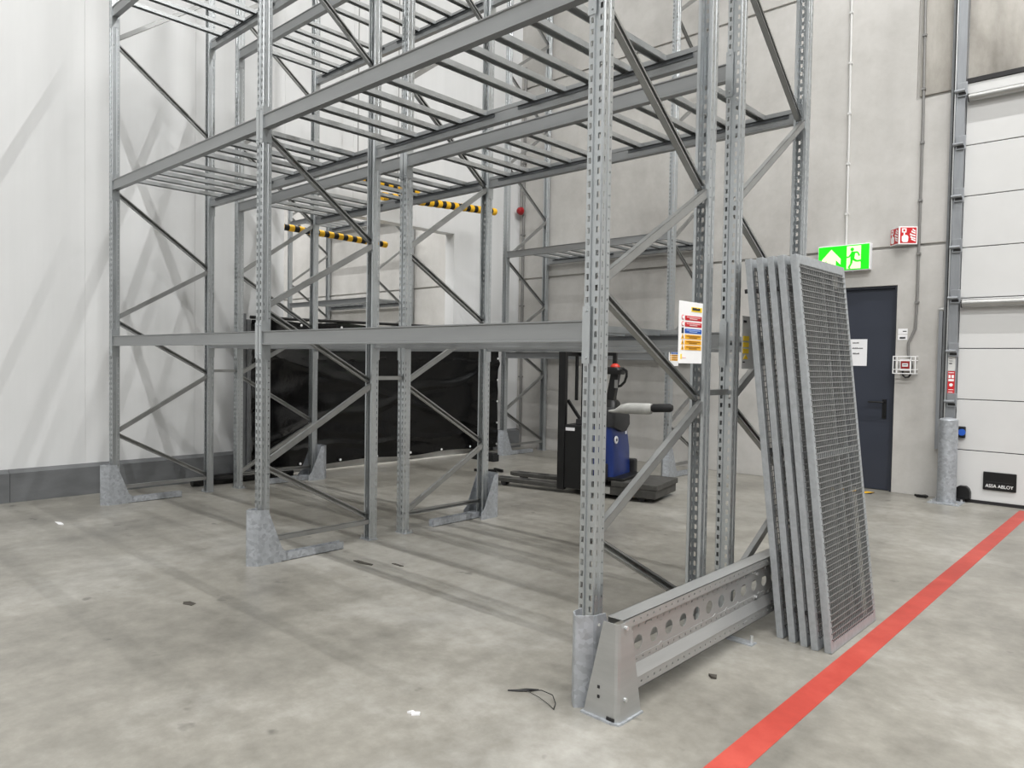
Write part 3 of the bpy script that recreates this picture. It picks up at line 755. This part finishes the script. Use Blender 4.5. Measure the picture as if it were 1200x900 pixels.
ar = MB().tube([(.05, y, .935), (.12, y, .94), (.20, y, .965), (.28, y, .975), (.50, y, .98), (.53, y, .98)], [.012, .02, .048, .058, .06, .055], 12).build('side_guard', 'greyarm', tk, smooth=True)
MB().tube([(.53, y, .99), (.55, y, .99), (.73, y, 1.0), (.755, y, 1.0)], [.03, .044, .044, .03], 12).build('hand_grip', 'blackmat', ar, smooth=True)
MB().box(-.2, .25, -.30, .30, .19, .225).build('skirt', 'black', tk, bevel=.01)
for x, y in ((.0, -.30), (.1, .30)):
    MB().box(x-.06, x+.06, y-.05, y+.05, .17, .37).build('wheel_cover', 'charcoal', tk, bevel=.02)
pf = MB().box(-.2, .62, -.32, .34, .045, .135).build('platform', 'dirty', tk, bevel=.008)
MB().box(.12, .64, -.325, .345, .137, .195).build('step_mat', 'dirty', pf, bevel=.008)
MB().box(.0, .11, -.326, -.319, .055, .125).build('grey_patch', 'greyarm', pf)
MB().cyl((.0, -.05, .07), (.0, .05, .07), .07, 14).build('drive_wheel', 'blackmat', tk)
for y in (-.25, .25): MB().cyl((.45, y-.02, .04), (.45, y+.02, .04), .04, 12).build('support_wheel', 'charcoal', tk)

# ------------------------------------------------------------------ black sheeting across the opening
tp = thing('black_sheeting', 'large glossy black plastic sheet hung across the opening in the white wall', 'plastic sheet', (-6.3, 0, 0))
nu, nv = 150, 70
ya, yb_ = 1.72, 5.97
vs = []
for j in range(nv+1):
    v = j/nv
    for i in range(nu+1):
        u = i/nu; y = ya+(yb_-ya)*u
        top = 1.90+.035*u+.012*math.sin(u*26); bot = .095-.02*u+.012*math.sin(u*17+1)
        z = bot+(top-bot)*v
        p = Vector((y*.9, z*1.6, 3.1))
        dx = .035*noise.noise(p*1.3)+.02*noise.noise(Vector((y*1.5+z*2.2, z*5-y*.8, 1)))
        c = abs((z-.62)-(y-2.6)*.22+.05*math.sin(y*4)); dx += .03*math.exp(-(c/.05)**2)
        c2 = abs((z-.32)-.03*math.sin(y*5)); dx += .022*math.exp(-(c2/.03)**2)
        c3 = abs(z-1.45-.02*math.sin(y*9)); dx += .012*math.exp(-(c3/.012)**2)
        c4 = abs((z-1.0)+(y-3.6)*.3); dx += .02*math.exp(-(c4/.04)**2)
        vs.append((dx, y, z))
fs = [(j*(nu+1)+i, j*(nu+1)+i+1, (j+1)*(nu+1)+i+1, (j+1)*(nu+1)+i) for j in range(nv) for i in range(nu)]
MB().add(vs, fs).build('sheet', 'tarp', tp, smooth=True)
def eyelet(y, z): MB().sphere((.035, y, z), .018, 8, 5, (.5, 1, 1)).build('tie', 'signwhite', tp)
for k in range(8):
    y = ya+.05+(yb_-ya-.1)*k/7
    eyelet(y, 1.86); eyelet(y, .12)
for k in range(1, 5):
    for y in (ya+.05, yb_-.05): eyelet(y, .12+1.72*k/5)
MB().cyl((.0, ya-.02, 1.93), (.0, yb_+.02, 1.965), .02, 8).build('top_pole', 'black', tp)
fp = thing('support_stand', 'grey upright post holding the left edge of the black sheeting', 'post', (-6.33, 1.6, 0))
MB().box(-.04, .03, -.05, .05, 0, 1.97).build('upright', 'kerb', fp)
MB().box(-.035, .05, .055, .1, 0, 1.9).build('back_strip', 'kerb', fp)
MB().box(-.09, .09, -.1, .1, 0, .012).build('base', 'kerb', fp)
ro = MB().tube([(-6.16, .95, .055), (-6.15, 1.3, .062), (-6.16, 1.6, .057), (-6.12, 1.85, .062), (-6.1, 2.15, .05)], [.05, .06, .055, .06, .045], 10).build('rolled_film', 'tarp', smooth=True)
tag(ro, 'roll of black film lying on the floor below the left end of the sheeting', 'plastic roll')
bb = thing('black_box', 'small black box on the floor in front of the black sheeting', 'box', (-5.62, 5.02, 0))
MB().box(-.25, .22, -.06, .06, 0, .1).build('body', 'blackmat', bb, bevel=.01)
MB().box(-.04, .2, -.05, .05, .1, .125).build('lid', 'charcoal', bb, bevel=.008)
tb = thing('tow_bar', 'thin black T-shaped bar lying on the floor left of the forks', 'bar', (-4.7, 4.3, 0))
MB().bar((-.25, -.16, .02), (0, 0, .02), .03, .03).bar((-.09, .06, .025), (.09, .02, .025), .03, .035).build('bar_body', 'black', tb)

# ------------------------------------------------------------------ striped height-warning bars hung at the opening
def warn_bar(label, a, b, r, nseg, ztop):
    a = Vector(a); b = Vector(b)
    t = thing('warning_bar', label, 'warning bar', a, group='yellow and black height warning bars')
    d = b-a
    for k in range(nseg):
        m = 'yellow' if k % 2 == 0 else 'blackmat'
        p0 = d*(k/nseg); p1 = d*((k+1)/nseg)
        MB().cyl(p0, p1, r if k % 2 == 0 else r*.93, 14).build('yellow_ring' if k % 2 == 0 else 'black_ring', m, t, smooth=True)
    MB().sphere(d, r, 12, 8, (1, .5, 1)).build('end_cap', 'yellow', t, smooth=True)
    for f in (.12, .88):
        p = d*f
        MB().cyl(p, (p.x, p.y, ztop-a.z), .006, 6).build('hanger_wire', 'pipe', t)
warn_bar('striped warning bar with a rounded end hanging in front of the white wall opening', (-5.95, 3.35, 3.60), (-5.95, 5.47, 3.735), .054, 27, CEIL)
warn_bar('striped warning bar hanging beyond the white wall in the far room', (-7.15, 1.9, 3.235), (-7.15, 4.33, 3.205), .046, 31, CEIL)
warn_bar('short striped warning bar seen up between the shelf bars of the second rack', (-6.2, 3.0, 3.83), (-6.2, 4.15, 3.83), .05, 15, CEIL)

# ------------------------------------------------------------------ litter on the floor
ct = MB().tube([(-.245, -.228, .004), (-.21, -.2, .005), (-.185, -.172, .006), (-.15, -.13, .005)], [.003, .005, .007, .003], 6)
ct.tube([(-.18, -.165, .006), (-.115, -.15, .02), (-.05, -.155, .022), (-.005, -.19, .012), (.012, -.222, .004)], .0022, 5)
ct.tube([(-.185, -.175, .006), (-.10, -.185, .006), (-.03, -.205, .005), (.012, -.222, .004)], .0014, 5)
tag(ct.build('cable_tie', 'black'), 'black looped cable tie lying on the floor in front of the rack', 'cable tie')
def scrap(label, name, x, y, pts, m, h=.004):
    z0 = .0005
    n = len(pts)
    q = MB().add([(x+p[0], y+p[1], z0) for p in pts]+[(x+p[0], y+p[1], z0+h+random.random()*h*2) for p in pts], [tuple(range(n))[::-1], tuple(range(n, 2*n))]+[(i, (i+1) % n, n+(i+1) % n, n+i) for i in range(n)])
    return tag(q.build(name, m), label, 'litter')
scrap('torn white paper scrap on the floor near the bottom centre', 'paper_scrap', -.37, -.655, [(-.03,-.012),(-.01,-.004),(.0,-.014),(.022,.012),(.012,.022),(-.004,.008),(-.02,.012)], 'paper')
scrap('dark curled chip on the floor right of the barrier end plate', 'wood_chip', .33, .55, [(-.02,0),(.005,-.022),(.025,-.012),(.012,.018),(-.01,.02)], 'mud')
scrap('brown flat scrap on the floor beside the middle post guard', 'brown_scrap', -2.35, .52, [(-.1,-.02),(-.02,-.03),(.09,.0),(.08,.02),(-.01,.012),(-.08,.01)], 'mud', .002)
scrap('small brown scrap beside the larger one near the middle frame', 'brown_scrap', -2.15, .66, [(-.05,-.01),(.05,-.01),(.06,.01),(-.04,.012)], 'mud', .002)
scrap('white paper strip on the floor by the left wall kerb', 'paper_scrap', -5.15, -.62, [(-.08,-.012),(.05,-.02),(.09,.006),(-.02,.016)], 'paper')
scrap('dark smear of dirt on the floor left of centre', 'dirt_scrap', -2.35, -.72, [(-.05,-.01),(-.01,-.03),(.05,-.005),(.03,.03),(-.03,.02)], 'mud', .001)
